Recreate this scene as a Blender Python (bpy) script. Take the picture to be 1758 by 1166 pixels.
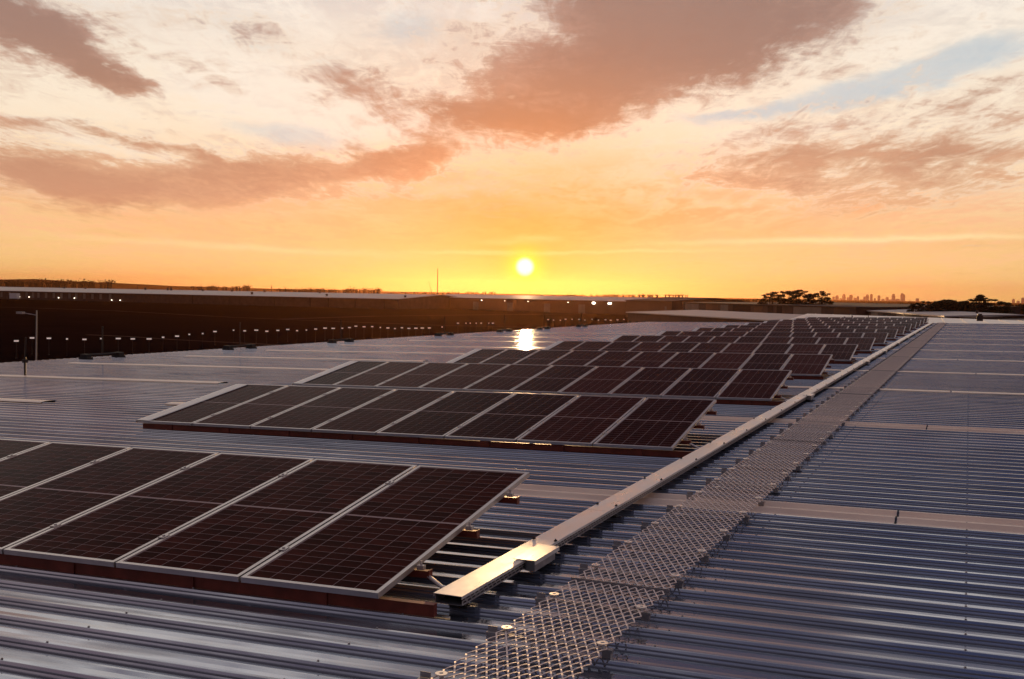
import bpy, math, random
from mathutils import Vector, Matrix, Euler
from math import radians as R, sin, cos, pi, atan

random.seed(7)
scene = bpy.context.scene
for o in list(bpy.data.objects):
    bpy.data.objects.remove(o)
C = scene.collection

# ------------------------------------------------------------------ camera
F, PW, PH = 1861.4, 1758.0, 1166.0            # focal length in photo pixels, photo size
YAW, PITCH, ROLL, EYE = -0.39825, -0.04222, 0.01688, 1.899
fw = Vector((sin(YAW) * cos(PITCH), cos(YAW) * cos(PITCH), sin(PITCH)))
r0 = Vector((cos(YAW), -sin(YAW), 0)); u0 = r0.cross(fw)
rt = r0 * cos(ROLL) + u0 * sin(ROLL); up = u0 * cos(ROLL) - r0 * sin(ROLL)
cam = bpy.data.cameras.new('camera'); co = bpy.data.objects.new('camera', cam); C.objects.link(co)
cam.sensor_width = 36; cam.lens = 36 * F / PW; cam.clip_start = 0.05; cam.clip_end = 40000
m3 = Matrix((rt, up, -fw)).transposed()
co.matrix_world = Matrix.Translation((0, 0, EYE)) @ m3.to_4x4()
scene.camera = co

def ray(px, py):
    return (fw + rt * ((px - PW / 2) / F) - up * ((py - PH / 2) / F)).normalized()
def at(px, py, dist):                          # a point seen in that direction, dist metres away over the ground
    d = ray(px, py); return Vector((0, 0, EYE)) + d * (dist / math.hypot(d.x, d.y))
def azel(px, py):
    d = ray(px, py); return math.degrees(math.atan2(d.x, d.y)), math.degrees(math.asin(d.z))

# ------------------------------------------------------------------ render / exposure
scene.render.engine = 'CYCLES'
scene.view_settings.view_transform = 'Standard'
scene.view_settings.look = 'None'
scene.view_settings.exposure = 0.0
scene.view_settings.gamma = 1.0
scene.cycles.use_denoising = True
scene.cycles.max_bounces = 6
scene.cycles.diffuse_bounces = 2
scene.cycles.glossy_bounces = 4
scene.cycles.volume_bounces = 0
scene.cycles.sample_clamp_indirect = 4
scene.cycles.caustics_reflective = False
scene.cycles.caustics_refractive = False

# ------------------------------------------------------------------ world: evening sky with clouds
SUN_AZ, SUN_EL = R(-22.2), R(1.42)
sun_dir = Vector((sin(SUN_AZ) * cos(SUN_EL), cos(SUN_AZ) * cos(SUN_EL), sin(SUN_EL)))

def lin(r, g, b):
    f = lambda c: (c / 255 / 12.92) if c / 255 <= .04045 else ((c / 255 + .055) / 1.055) ** 2.4
    return (f(r), f(g), f(b), 1)

world = bpy.data.worlds.new('World'); scene.world = world; world.use_nodes = True
nt = world.node_tree; nt.nodes.clear()
def nd(t, **k):
    n = nt.nodes.new(t)
    for a, v in k.items(): setattr(n, a, v)
    return n
def put(sock, v):
    if isinstance(v, bpy.types.NodeSocket): nt.links.new(v, sock)
    elif v is not None: sock.default_value = v
def M(op, a, b=None, c=None, clamp=False):
    n = nd('ShaderNodeMath', operation=op, use_clamp=clamp)
    put(n.inputs[0], a); put(n.inputs[1], b); put(n.inputs[2], c)
    return n.outputs[0]
def VM(op, a, b=None):
    n = nd('ShaderNodeVectorMath', operation=op); put(n.inputs[0], a); put(n.inputs[1], b)
    return n.outputs['Value'] if op in ('DOT_PRODUCT', 'LENGTH') else n.outputs[0]
def SM(v, a, b):
    n = nd('ShaderNodeMapRange', interpolation_type='SMOOTHSTEP')
    put(n.inputs[0], v); n.inputs[1].default_value = a; n.inputs[2].default_value = b
    return n.outputs[0]
def MIX(f, a, b, mode='MIX'):
    n = nd('ShaderNodeMix', data_type='RGBA', blend_type=mode); n.clamp_result = False
    put(n.inputs[0], f); put(n.inputs[6], a); put(n.inputs[7], b)
    return n.outputs[2]
def RAMP(v, stops, ease='LINEAR'):
    n = nd('ShaderNodeValToRGB'); cr = n.color_ramp; cr.interpolation = ease
    while len(cr.elements) < len(stops): cr.elements.new(.5)
    for e, (p, c) in zip(cr.elements, stops): e.position = p; e.color = c
    put(n.inputs[0], v); return n.outputs[0]
def NOISE(vec, scale, detail=6, rough=.55, dist=0):
    n = nd('ShaderNodeTexNoise'); put(n.inputs['Vector'], vec); n.inputs['Scale'].default_value = scale
    n.inputs['Detail'].default_value = detail; n.inputs['Roughness'].default_value = rough
    n.inputs['Distortion'].default_value = dist
    return n.outputs['Fac'], n.outputs['Color']
def XYZ(x, y, z=0.0):
    n = nd('ShaderNodeCombineXYZ'); put(n.inputs[0], x); put(n.inputs[1], y); put(n.inputs[2], z); return n.outputs[0]

D = nd('ShaderNodeTexCoord').outputs['Generated']
D = VM('NORMALIZE', D)
sep = nd('ShaderNodeSeparateXYZ'); put(sep.inputs[0], D)
dx, dy, dz = sep.outputs
el = M('MULTIPLY', M('ARCSINE', dz), 180 / pi)
az = M('MULTIPLY', M('ARCTAN2', dx, dy), 180 / pi)
SKY = XYZ(az, el)                                        # sky coordinates in degrees: azimuth, elevation
# cloud layer coordinates: a flat layer high above, rotated so its streets run towards the sun
h_ = M('ADD', M('MAXIMUM', dz, 0.0), .05)
st = M('DIVIDE', M('ADD', M('MULTIPLY', dx, sin(SUN_AZ)), M('MULTIPLY', dy, cos(SUN_AZ))), h_)
tt = M('DIVIDE', M('ADD', M('MULTIPLY', dx, cos(SUN_AZ)), M('MULTIPLY', dy, -sin(SUN_AZ))), h_)
LAY = XYZ(M('MULTIPLY', st, .35), tt)
n_big, c_big = NOISE(LAY, 1.1, 8, .6, .6)
n_fine, _ = NOISE(XYZ(M('MULTIPLY', st, .55), M('MULTIPLY', tt, 1.6), 3.7), 2.6, 8, .62, .9)
n_str, _ = NOISE(XYZ(M('MULTIPLY', az, .10), M('MULTIPLY', el, .75), 9.1), 1.0, 7, .6, .8)
_, c_warp = NOISE(XYZ(M('MULTIPLY', az, .16), M('MULTIPLY', el, .3), 1.3), 1.0, 6, .58, .3)
_, c_warp2 = NOISE(XYZ(M('MULTIPLY', az, .55), M('MULTIPLY', el, 1.1), 4.3), 1.0, 6, .6, .3)
sunang = M('MULTIPLY', M('ARCCOSINE', M('MINIMUM', VM('DOT_PRODUCT', D, tuple(sun_dir)), 1.0)), 180 / pi)

n_det, _ = NOISE(XYZ(M('MULTIPLY', st, 1.1), M('MULTIPLY', tt, 3.6), 6.2), 2.4, 9, .68, 1.4)
n_pat, _ = NOISE(XYZ(M('MULTIPLY', az, .42), M('MULTIPLY', el, 1.5), 2.2), 1.0, 9, .66, 1.1)
DET = M('ADD', M('MULTIPLY', n_det, .5), M('MULTIPLY', n_pat, .5))
# clear evening air: colour by elevation towards the sunset, and the duller blue far side
pos = lambda e: (e + 5) / 95
front = RAMP(M('DIVIDE', M('ADD', el, 5.0), 95.0), [
    (pos(-5), lin(240, 176, 108)), (pos(0.3), lin(250, 194, 130)), (pos(1.6), lin(254, 208, 152)), (pos(3), lin(252, 198, 152)),
    (pos(4.6), lin(244, 192, 152)), (pos(6.2), lin(247, 219, 184)), (pos(8.5), lin(249, 231, 206)), (pos(11.5), lin(244, 231, 212)),
    (pos(14.8), lin(220, 211, 204)), (pos(17.5), lin(146, 140, 148)), (pos(21), lin(96, 98, 120)), (pos(40), lin(66, 76, 106)), (pos(60), lin(60, 72, 106)), (pos(90), lin(56, 68, 104))])
back = RAMP(M('DIVIDE', M('ADD', el, 5.0), 95.0), [
    (pos(-5), lin(80, 62, 66)), (pos(2), lin(84, 68, 74)), (pos(10), lin(78, 70, 86)), (pos(25), lin(66, 76, 108)), (pos(50), lin(60, 72, 108)), (pos(90), lin(56, 68, 104))])
side = RAMP(M('DIVIDE', M('ADD', el, 5.0), 95.0), [
    (pos(-5), lin(196, 132, 100)), (pos(3), lin(214, 148, 116)), (pos(12), lin(212, 162, 140)), (pos(30), lin(186, 140, 130)), (pos(55), lin(116, 98, 108)), (pos(90), lin(56, 68, 104))])
sky = MIX(SM(sunang, 70.0, 125.0), MIX(SM(sunang, 28.0, 75.0), front, side), back)
# a trace of the physical sky under it
ns = nd('ShaderNodeTexSky', sky_type='NISHITA'); ns.sun_disc = False
ns.sun_elevation = R(1.95); ns.sun_rotation = SUN_AZ; ns.air_density = 1.2; ns.dust_density = 2.0
put(ns.inputs[0], D) if len(ns.inputs) else None
sky = MIX(.01, sky, ns.outputs[0], 'ADD')

def blob_sum(items, warp):
    """soft field made of rotated ellipses lying in the sky; items: photo x, y, half length, half height, tilt, weight"""
    tot = None
    for (px, py, rx, ry, ang, w) in items:
        a, e = azel(px, py)
        mp = nd('ShaderNodeMapping', vector_type='TEXTURE')
        put(mp.inputs[0], warp); k = 1 / 32.5
        mp.inputs['Location'].default_value = (a, e, 0)
        mp.inputs['Rotation'].default_value = (0, 0, R(ang))
        mp.inputs['Scale'].default_value = (rx * k, ry * k, 1)
        v = VM('MULTIPLY', mp.outputs[0], (1, 1, 0))
        g = M('MULTIPLY', M('EXPONENT', M('MULTIPLY', VM('DOT_PRODUCT', v, v), -1.0)), w)
        tot = g if tot is None else M('ADD', tot, g)
    return tot
def warped(amp, amp2):
    a = VM('MULTIPLY', VM('SUBTRACT', c_warp, (.5, .5, .5)), (amp * 2.2, amp, 0))
    b = VM('MULTIPLY', VM('SUBTRACT', c_warp2, (.5, .5, .5)), (amp2 * 2.2, amp2, 0))
    return VM('ADD', VM('ADD', SKY, a), b)
W1, W2 = warped(2.2, 1.0), warped(1.6, .8)
front_mask = SM(sunang, 100.0, 55.0)

# salmon air right of and above the sun
sal = blob_sum([(1060, 350, 190, 75, 0, .75), (620, 395, 420, 55, 0, .45), (1350, 360, 260, 40, 0, .35)], W2)
sky = MIX(M('MULTIPLY', sal, .9, clamp=True), sky, lin(252, 176, 120))
# pale blue gaps
blue = blob_sum([(1500, 150, 210, 22, 10, .9), (1680, 95, 120, 34, 14, .8), (1270, 192, 110, 12, 5, .7), (700, 45, 70, 34, 0, .6), (420, 60, 90, 36, -10, .4), (500, 232, 130, 22, -2, .6), (600, 120, 70, 30, 0, .4)], W2)
sky = MIX(SM(M('ADD', blue, M('MULTIPLY', M('SUBTRACT', n_fine, .5), .6)), .12, .8), sky, lin(204, 210, 211))
# bright wisps lit from below
wl = SM(M('ADD', M('MULTIPLY', n_fine, .3), M('ADD', M('MULTIPLY', n_str, .25), M('MULTIPLY', DET, .45))), .42, .57)
wisp_c = RAMP(M('DIVIDE', el, 16.0), [(0, lin(255, 214, 130)), (.22, lin(255, 210, 150)), (.36, lin(255, 226, 186)), (.5, lin(255, 238, 212)), (1, lin(255, 246, 234))])
sky = MIX(M('MULTIPLY', M('MULTIPLY', wl, .92), front_mask), sky, wisp_c)
# thin tan veils
tv = SM(M('ADD', M('MULTIPLY', n_big, .35), M('ADD', M('MULTIPLY', n_str, .2), M('MULTIPLY', DET, .45))), .475, .60)
tan_c = RAMP(M('DIVIDE', el, 16.0), [(0, lin(252, 186, 104)), (.3, lin(240, 172, 118)), (.55, lin(216, 182, 156)), (1, lin(200, 184, 172))])
sky = MIX(M('MULTIPLY', M('MULTIPLY', tv, SM(el, 1.5, 5.0)), .70), sky, tan_c)
# bright thin cloud sheet left of centre
crm = blob_sum([(560, 190, 300, 70, -8, 1.0), (400, 120, 220, 60, -14, .8), (170, 245, 200, 22, -12, .8), (740, 70, 120, 60, 0, .6), (1100, 150, 260, 26, 8, .8), (1350, 225, 260, 22, 6, .7), (800, 330, 200, 22, 0, .6), (1640, 60, 160, 30, 10, .6)], W2)
sky = MIX(M('MULTIPLY', SM(M('ADD', crm, M('ADD', M('MULTIPLY', M('SUBTRACT', n_str, .5), 1.2), M('MULTIPLY', M('SUBTRACT', DET, .5), 2.6))), .2, 1.2), .62), sky, lin(254, 242, 226))
gap = SM(M('ADD', blue, M('ADD', M('MULTIPLY', M('SUBTRACT', DET, .5), 1.6), M('MULTIPLY', M('SUBTRACT', n_str, .5), 1.0))), .25, .95)
sky = MIX(M('MULTIPLY', gap, .75), sky, lin(202, 209, 211))
# heavy clouds
dark = blob_sum([(1180, -230, 420, 150, 0, 1.0), (1000, -520, 500, 120, 0, .8), (200, -420, 400, 120, -10, .7),
    (35, 30, 120, 60, -8, 1.0), (120, 82, 105, 34, -26, 1.0), (205, 132, 75, 15, -24, .85),
    (1290, 35, 200, 88, 6, 1.1), (1090, 85, 190, 76, 10, 1.1), (990, 165, 120, 62, 20, 1.0), (850, 205, 160, 32, 3, .95), (1130, -40, 220, 60, 0, .9), (720, 185, 90, 20, -6, .45),
    (690, 268, 95, 28, 6, .95), (500, 300, 210, 32, 3, .95), (230, 318, 260, 34, -4, .9), (60, 285, 130, 34, -10, .8), (60, 212, 110, 14, -6, .7), (190, 225, 80, 12, -14, .5), (330, 262, 110, 12, -16, .6),
    (1320, 268, 170, 36, 0, .52), (1500, 270, 190, 40, 4, .46), (1670, 250, 130, 60, 6, .46), (1310, 312, 120, 14, -3, .55), (1450, 200, 160, 26, 6, .38), (1730, 150, 70, 16, 18, .6), (1560, 335, 200, 34, 4, .45),
    (620, 140, 90, 40, 0, .55), (890, 130, 60, 60, 0, .4), (430, 45, 120, 34, -8, .42), (330, 120, 110, 20, -20, .4)], W1)
dark_m = SM(M('ADD', dark, M('ADD', M('MULTIPLY', M('SUBTRACT', n_big, .5), .8), M('ADD', M('MULTIPLY', M('SUBTRACT', n_fine, .5), 1.3), M('ADD', M('MULTIPLY', M('SUBTRACT', n_str, .5), .6), M('MULTIPLY', M('SUBTRACT', DET, .5), 2.3))))), .10, 1.0)
d_lo = RAMP(M('DIVIDE', el, 32.0), [(0, lin(226, 148, 94)), (.15, lin(206, 150, 120)), (.26, lin(178, 128, 102)), (.38, lin(158, 120, 106)), (.5, lin(150, 120, 110)), (.68, lin(82, 70, 78)), (1, lin(60, 58, 76))])
d_hi = RAMP(M('DIVIDE', el, 32.0), [(0, lin(244, 172, 104)), (.15, lin(234, 182, 144)), (.26, lin(208, 160, 132)), (.38, lin(188, 150, 134)), (.5, lin(190, 156, 142)), (.68, lin(110, 96, 100)), (1, lin(76, 74, 92))])
shade = SM(M('ADD', M('MULTIPLY', DET, .55), M('ADD', M('MULTIPLY', n_big, .35), M('MULTIPLY', M('SUBTRACT', 1.15, dark), .12))), .40, .66)
dark_c = MIX(shade, d_lo, d_hi)
rim = M('MULTIPLY', M('MULTIPLY', SM(dark_m, .02, .22), SM(dark_m, .50, .24)), SM(el, 3.0, 7.0))
sky = MIX(M('MULTIPLY', rim, .55), sky, lin(255, 240, 218))
sky = MIX(M('MULTIPLY', dark_m, .93), sky, dark_c)
# a heavier grey deck overhead and to the right, out of view, added to darken the roof's reflections
added_deck = M('MULTIPLY', SM(el, 15.3, 19.0), M('MULTIPLY', SM(az, -36.0, -20.0), front_mask))
sky = MIX(M('MULTIPLY', added_deck, .85), sky, MIX(shade, lin(62, 68, 92), lin(106, 104, 120)))
# lit streaks just over the sun and the flat bank edge along the horizon
edge = blob_sum([(896, 434, 70, 4.5, 0, 1.0), (915, 409, 42, 6, 0, .8), (870, 415, 40, 5, 0, .6), (1000, 433, 200, 3.0, 1, .45), (820, 437, 90, 3, -1, .5), (1500, 412, 330, 5, 1.5, .5), (440, 425, 260, 6, -2, .3)], warped(.5, .35))
sky = MIX(M('MULTIPLY', edge, .95, clamp=True), sky, (1.15, 1.0, .55, 1))
# glow in the air round the sun
glow = M('MULTIPLY', M('EXPONENT', M('MULTIPLY', M('POWER', M('DIVIDE', sunang, 5.6), 1.2), -1.0)), .80)
sky = MIX(glow, sky, (1.05, .30, .01, 1))
halo = M('EXPONENT', M('MULTIPLY', M('POWER', M('DIVIDE', sunang, .85), 2.0), -1.0))
sky = MIX(halo, sky, (1.4, .92, .03, 1))
disc = SM(sunang, .58, .26)
sky = MIX(disc, sky, (9.0, 6.5, 1.3, 1))
bg = nd('ShaderNodeBackground'); put(bg.inputs[0], sky); bg.inputs[1].default_value = 1.0
wo = nd('ShaderNodeOutputWorld'); nt.links.new(bg.outputs[0], wo.inputs[0])
world.cycles.sampling_method = 'MANUAL'; world.cycles.sample_map_resolution = 1024

sl = bpy.data.lights.new('sun', 'SUN'); so = bpy.data.objects.new('sun', sl); C.objects.link(so)
sl.energy = 2.7; sl.angle = R(0.53); sl.color = (1.0, .61, .28)
lamp_el = R(1.95)
lamp_dir = Vector((sin(SUN_AZ) * cos(lamp_el), cos(SUN_AZ) * cos(lamp_el), sin(lamp_el)))
so.rotation_euler = (-lamp_dir).to_track_quat('-Z', 'Y').to_euler()
so.location = (0, 0, 60)

# ------------------------------------------------------------------ helpers
class MB:
    def __init__(s): s.v, s.f = [], []
    def add(s, vs, fs):
        o = len(s.v); s.v += [tuple(p) for p in vs]; s.f += [tuple(i + o for i in q) for q in fs]; return s
    def box(s, x0, x1, y0, y1, z0, z1, mat=None):
        vs = [Vector(p) for p in ((x0, y0, z0), (x1, y0, z0), (x1, y1, z0), (x0, y1, z0), (x0, y0, z1), (x1, y0, z1), (x1, y1, z1), (x0, y1, z1))]
        if mat is not None: vs = [mat @ p for p in vs]
        return s.add(vs, [(0, 3, 2, 1), (4, 5, 6, 7), (0, 1, 5, 4), (1, 2, 6, 5), (2, 3, 7, 6), (3, 0, 4, 7)])
    def tube(s, a, b, ra, rb=None, n=8, cap=True):
        a, b = Vector(a), Vector(b); rb = ra if rb is None else rb
        q = (b - a).to_track_quat('Z', 'Y').to_matrix(); vs = []
        for p, r in ((a, ra), (b, rb)):
            for i in range(n):
                t = 2 * pi * i / n; vs.append(p + q @ Vector((r * cos(t), r * sin(t), 0)))
        fs = [(i, (i + 1) % n, n + (i + 1) % n, n + i) for i in range(n)]
        if cap: fs += [tuple(range(n - 1, -1, -1)), tuple(range(n, 2 * n))]
        return s.add(vs, fs)
    def mesh(s, name, mat=None):
        me = bpy.data.meshes.new(name); me.from_pydata(s.v, [], s.f); me.update()
        if mat: me.materials.append(mat)
        return me
    def build(s, name, mat=None, parent=None):
        return link(name, s.mesh(name, mat), parent)
def link(name, me, parent=None, loc=None, rot=None):
    o = bpy.data.objects.new(name, me); C.objects.link(o)
    if parent: o.parent = parent
    if loc is not None: o.location = loc
    if rot is not None: o.rotation_euler = rot
    return o
def tag(o, label=None, cat=None, group=None, kind=None):
    if label: o['label'] = label
    if cat: o['category'] = cat
    if group: o['group'] = group
    if kind: o['kind'] = kind
    return o
def empty(name, loc, label, cat, group=None, rz=0):
    o = bpy.data.objects.new(name, None); C.objects.link(o); o.location = loc; o.rotation_euler = (0, 0, rz); o.empty_display_size = .2
    return tag(o, label, cat, group)
def copy_tree(o, parent=None):
    c = o.copy(); C.objects.link(c)
    if parent: c.parent = parent
    for ch in list(o.children): copy_tree(ch, c)
    return c

def mat(name, col, rough=.5, metal=0.0, spec=.5, var=.15, scale=8.0, bump=0.0, bscale=60.0, stretch=(1, 1, 1), rvar=0.0):
    """principled material whose colour, gloss and fine relief vary with noise"""
    m = bpy.data.materials.new(name); m.use_nodes = True; t = m.node_tree; b = t.nodes['Principled BSDF']
    b.inputs['Metallic'].default_value = metal; b.inputs['Roughness'].default_value = rough
    b.inputs['Specular IOR Level'].default_value = spec
    tc = t.nodes.new('ShaderNodeTexCoord'); mp = t.nodes.new('ShaderNodeMapping'); t.links.new(tc.outputs['Object'], mp.inputs[0])
    mp.inputs['Scale'].default_value = stretch
    n = t.nodes.new('ShaderNodeTexNoise'); n.inputs['Scale'].default_value = scale; n.inputs['Detail'].default_value = 5; t.links.new(mp.outputs[0], n.inputs['Vector'])
    r = t.nodes.new('ShaderNodeValToRGB'); t.links.new(n.outputs[0], r.inputs[0])
    r.color_ramp.elements[0].position = .3; r.color_ramp.elements[1].position = .7
    r.color_ramp.elements[0].color = tuple(c * (1 - var) for c in col) + (1,)
    r.color_ramp.elements[1].color = tuple(min(1, c * (1 + var)) for c in col) + (1,)
    t.links.new(r.outputs[0], b.inputs['Base Color'])
    if rvar:
        mr = t.nodes.new('ShaderNodeMapRange'); mr.inputs[1].default_value = .3; mr.inputs[2].default_value = .7
        mr.inputs[3].default_value = max(.02, rough - rvar); mr.inputs[4].default_value = min(1, rough + rvar)
        t.links.new(n.outputs[0], mr.inputs[0]); t.links.new(mr.outputs[0], b.inputs['Roughness'])
    if bump:
        n2 = t.nodes.new('ShaderNodeTexNoise'); n2.inputs['Scale'].default_value = bscale; n2.inputs['Detail'].default_value = 3; t.links.new(mp.outputs[0], n2.inputs['Vector'])
        bp = t.nodes.new('ShaderNodeBump'); bp.inputs['Strength'].default_value = bump; bp.inputs['Distance'].default_value = .01
        t.links.new(n2.outputs[0], bp.inputs['Height']); t.links.new(bp.outputs[0], b.inputs['Normal'])
    return m
def set_ior(m, v):
    m.node_tree.nodes['Principled BSDF'].inputs['IOR'].default_value = v
    return m
def emis(name, col, s):
    m = bpy.data.materials.new(name); m.use_nodes = True; b = m.node_tree.nodes['Principled BSDF']
    b.inputs['Base Color'].default_value = (.8, .8, .8, 1); b.inputs['Emission Color'].default_value = col + (1,); b.inputs['Emission Strength'].default_value = s
    return m

M_ROOF = mat('coated_roof_steel', (.36, .40, .49), .075, .88, .5, .20, 2.2, .02, 38, (.16, 1, 1), .025)
M_SKYL = mat('fibreglass_skylight', (.95, .74, .60), .34, 0, .5, .12, 3, .1, 40, (.4, 1, 1), .06)
M_ALU = mat('aluminium_frame', (.66, .62, .60), .34, .75, .5, .08, 6)
M_EDGE = mat('pale_edge_flashing', (.78, .74, .70), .38, .3, .5, .06, 6)
M_CELL = set_ior(mat('solar_cell', (.050, .010, .007), .16, 0, .5, .35, 9), 1.035)
def per_object(m, lo, hi):
    t = m.node_tree; b = t.nodes['Principled BSDF']; src = b.inputs['Base Color'].links[0].from_socket
    oi = t.nodes.new('ShaderNodeObjectInfo'); mr = t.nodes.new('ShaderNodeMapRange'); mr.inputs[3].default_value = lo; mr.inputs[4].default_value = hi
    t.links.new(oi.outputs['Random'], mr.inputs[0]); vm = t.nodes.new('ShaderNodeVectorMath'); vm.operation = 'SCALE'
    t.links.new(src, vm.inputs[0]); t.links.new(mr.outputs[0], vm.inputs['Scale']); t.links.new(vm.outputs[0], b.inputs['Base Color'])
per_object(M_CELL, .65, 1.35)
M_BACK = set_ior(mat('white_backsheet', (.42, .30, .29), .3, 0, .5, .05, 9), 1.07)
M_RAIL = mat('red_brown_rail', (.21, .048, .030), .45, .2, .4, .25, 9)
M_GALV = mat('galvanised_tray', (.98, .94, .88), .34, .45, .5, .10, 7, .06, 30, (1, .3, 1), .08)
M_GALVD = mat('dull_galvanised_steel', (.42, .40, .40), .42, .7, .5, .15, 12)
M_MESH = mat('expanded_steel_mesh', (.82, .69, .64), .58, .15, .5, .12, 20)
M_DARK = mat('dark_rubber', (.02, .018, .02), .7, 0, .4, .2, 9)
M_BLACK = mat('dark_cavity', (.012, .010, .010), .8, 0, .2, .2, 9)

# ------------------------------------------------------------------ roof
def crease_shade_and_stains(m, y0, pitch, bands):  # bands paint the shade lines of the rib creases into the colour
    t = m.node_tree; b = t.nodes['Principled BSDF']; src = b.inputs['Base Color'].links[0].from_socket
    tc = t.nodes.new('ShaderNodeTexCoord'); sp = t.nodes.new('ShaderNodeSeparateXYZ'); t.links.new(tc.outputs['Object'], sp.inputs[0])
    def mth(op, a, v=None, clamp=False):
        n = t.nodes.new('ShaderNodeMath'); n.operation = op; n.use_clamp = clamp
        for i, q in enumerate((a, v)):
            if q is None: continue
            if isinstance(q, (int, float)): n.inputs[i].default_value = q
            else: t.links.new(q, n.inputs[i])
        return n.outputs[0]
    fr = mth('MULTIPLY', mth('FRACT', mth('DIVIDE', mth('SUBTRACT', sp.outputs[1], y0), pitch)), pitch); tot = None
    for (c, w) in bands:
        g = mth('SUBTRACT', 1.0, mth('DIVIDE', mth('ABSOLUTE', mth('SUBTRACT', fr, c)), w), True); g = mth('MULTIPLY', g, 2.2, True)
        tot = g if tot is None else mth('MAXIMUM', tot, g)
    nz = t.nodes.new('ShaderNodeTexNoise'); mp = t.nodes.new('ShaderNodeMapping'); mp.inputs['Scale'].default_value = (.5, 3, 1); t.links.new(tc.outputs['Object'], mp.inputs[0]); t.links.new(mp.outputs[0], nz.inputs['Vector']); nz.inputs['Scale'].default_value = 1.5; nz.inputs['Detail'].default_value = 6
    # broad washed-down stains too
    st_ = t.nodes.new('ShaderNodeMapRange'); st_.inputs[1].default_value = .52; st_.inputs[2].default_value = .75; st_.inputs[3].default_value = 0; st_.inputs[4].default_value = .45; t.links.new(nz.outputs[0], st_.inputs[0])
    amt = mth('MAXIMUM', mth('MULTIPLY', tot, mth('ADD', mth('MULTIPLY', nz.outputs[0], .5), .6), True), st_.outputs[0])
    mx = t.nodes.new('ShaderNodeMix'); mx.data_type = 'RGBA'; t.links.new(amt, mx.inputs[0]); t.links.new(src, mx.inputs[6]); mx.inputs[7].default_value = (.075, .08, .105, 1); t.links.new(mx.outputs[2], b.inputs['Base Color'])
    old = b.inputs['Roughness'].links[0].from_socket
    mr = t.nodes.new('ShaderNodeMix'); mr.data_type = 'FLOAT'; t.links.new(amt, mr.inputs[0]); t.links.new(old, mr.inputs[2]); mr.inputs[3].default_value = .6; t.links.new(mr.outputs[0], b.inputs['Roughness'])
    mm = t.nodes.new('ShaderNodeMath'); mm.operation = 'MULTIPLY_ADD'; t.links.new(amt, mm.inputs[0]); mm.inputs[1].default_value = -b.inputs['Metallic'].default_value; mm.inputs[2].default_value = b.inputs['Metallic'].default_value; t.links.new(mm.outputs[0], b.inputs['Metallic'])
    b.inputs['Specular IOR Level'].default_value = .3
XM, AL, AR = -1.957, .02072, .01343
XR, Y0, DY, PL, TH, HF = -3.142, 5.528, 6.884, 2.4175, .15267, .115
XT, XW0, XW1, XE, YEND = -2.858, -2.266, -1.649, -27.6, 97.4
PIT = .298
def zr(x):
    d = x - XM; w = .9                                   # gently sprung over the crown line
    if d < -w: return AL * d
    if d > w: return AR * d
    return (AL * d * (w - d) + AR * d * (w + d)) / (2 * w)
RY = -atan(AL)
prof = [(.0, 0), (.030, .0006), (.085, .0), (.140, .0006), (.178, .0), (.186, -.0035), (.1955, -.0035), (.1985, .0), (.2125, .0140), (.2145, .0115), (.2175, .0115), (.2195, .0145), (.2350, .0310), (.2385, .0328), (.258, .0328), (.261, .0310), (.272, .001), (.275, .0)]
YR0 = 5.832 - .0                                          # a rib front edge measured in the photo
ysh = YR0 - .236
xs = [XE + i * 1.6 for i in range(int((-3.2 - XE) / 1.6) + 1)] + [-2.86, -2.6, -2.4, -2.2, -1.957, -1.7, -1.5, -1.3, -1.05, 0, 2, 5, 8, 11, 14]
crease_shade_and_stains(M_ROOF, ysh, PIT, [(.192, .014), (.2185, .0075), (.276, .012)])
k0, k1 = int((-4 - ysh) // PIT), int((YEND - ysh) // PIT)

sky_bits = []                                             # (rib index, ribs, x0, x1)
rk = lambda y: int(round((y - ysh) / PIT))
for y in (9.47, 16.62, 23.5, 29.6, 36.6, 43.5, 50.3, 57.2, 64.0, 71.0, 78.0, 85.0, 91.8):
    sky_bits.append((rk(y), 2 if y < 10 else (2 if y < 20 else 1), -4.9 if y < 12 else -4.6, 13.5))
for y, x0, x1 in ((14.95, -27, -15.75), (15.55, -13.4, -12.6), (19.85, -27, -15.7), (24.9, -25.3, -15.5), (29.6, -24.8, -15.6), (34.4, -24.9, -14.5), (40.0, -24.9, -14.6), (46.2, -24.9, -14.6), (52.5, -24.9, -14.6), (59.5, -24.9, -14.6)):
    sky_bits.append((rk(y), 1, x0, x1))
mb = MB()
def sheet(mb, ka, kb, xa, dz=0.0, ya=0.0):
    rows = []
    for k in range(ka, kb):
        for (y, z) in prof: rows.append((ysh + k * PIT + y, z + dz))
    rows.append((ysh + kb * PIT, dz))
    n = len(xa); vs = [(x, y, zr(x) + z) for (y, z) in rows for x in xa]
    fs = [(i * n + j, i * n + j + 1, (i + 1) * n + j + 1, (i + 1) * n + j) for i in range(len(rows) - 1) for j in range(n - 1)]
    mb.add(vs, fs)
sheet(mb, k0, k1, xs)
roof = tag(mb.build('roof', M_ROOF), 'ribbed blue-grey metal roof sloping gently to the left', None, None, 'structure')
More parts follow.
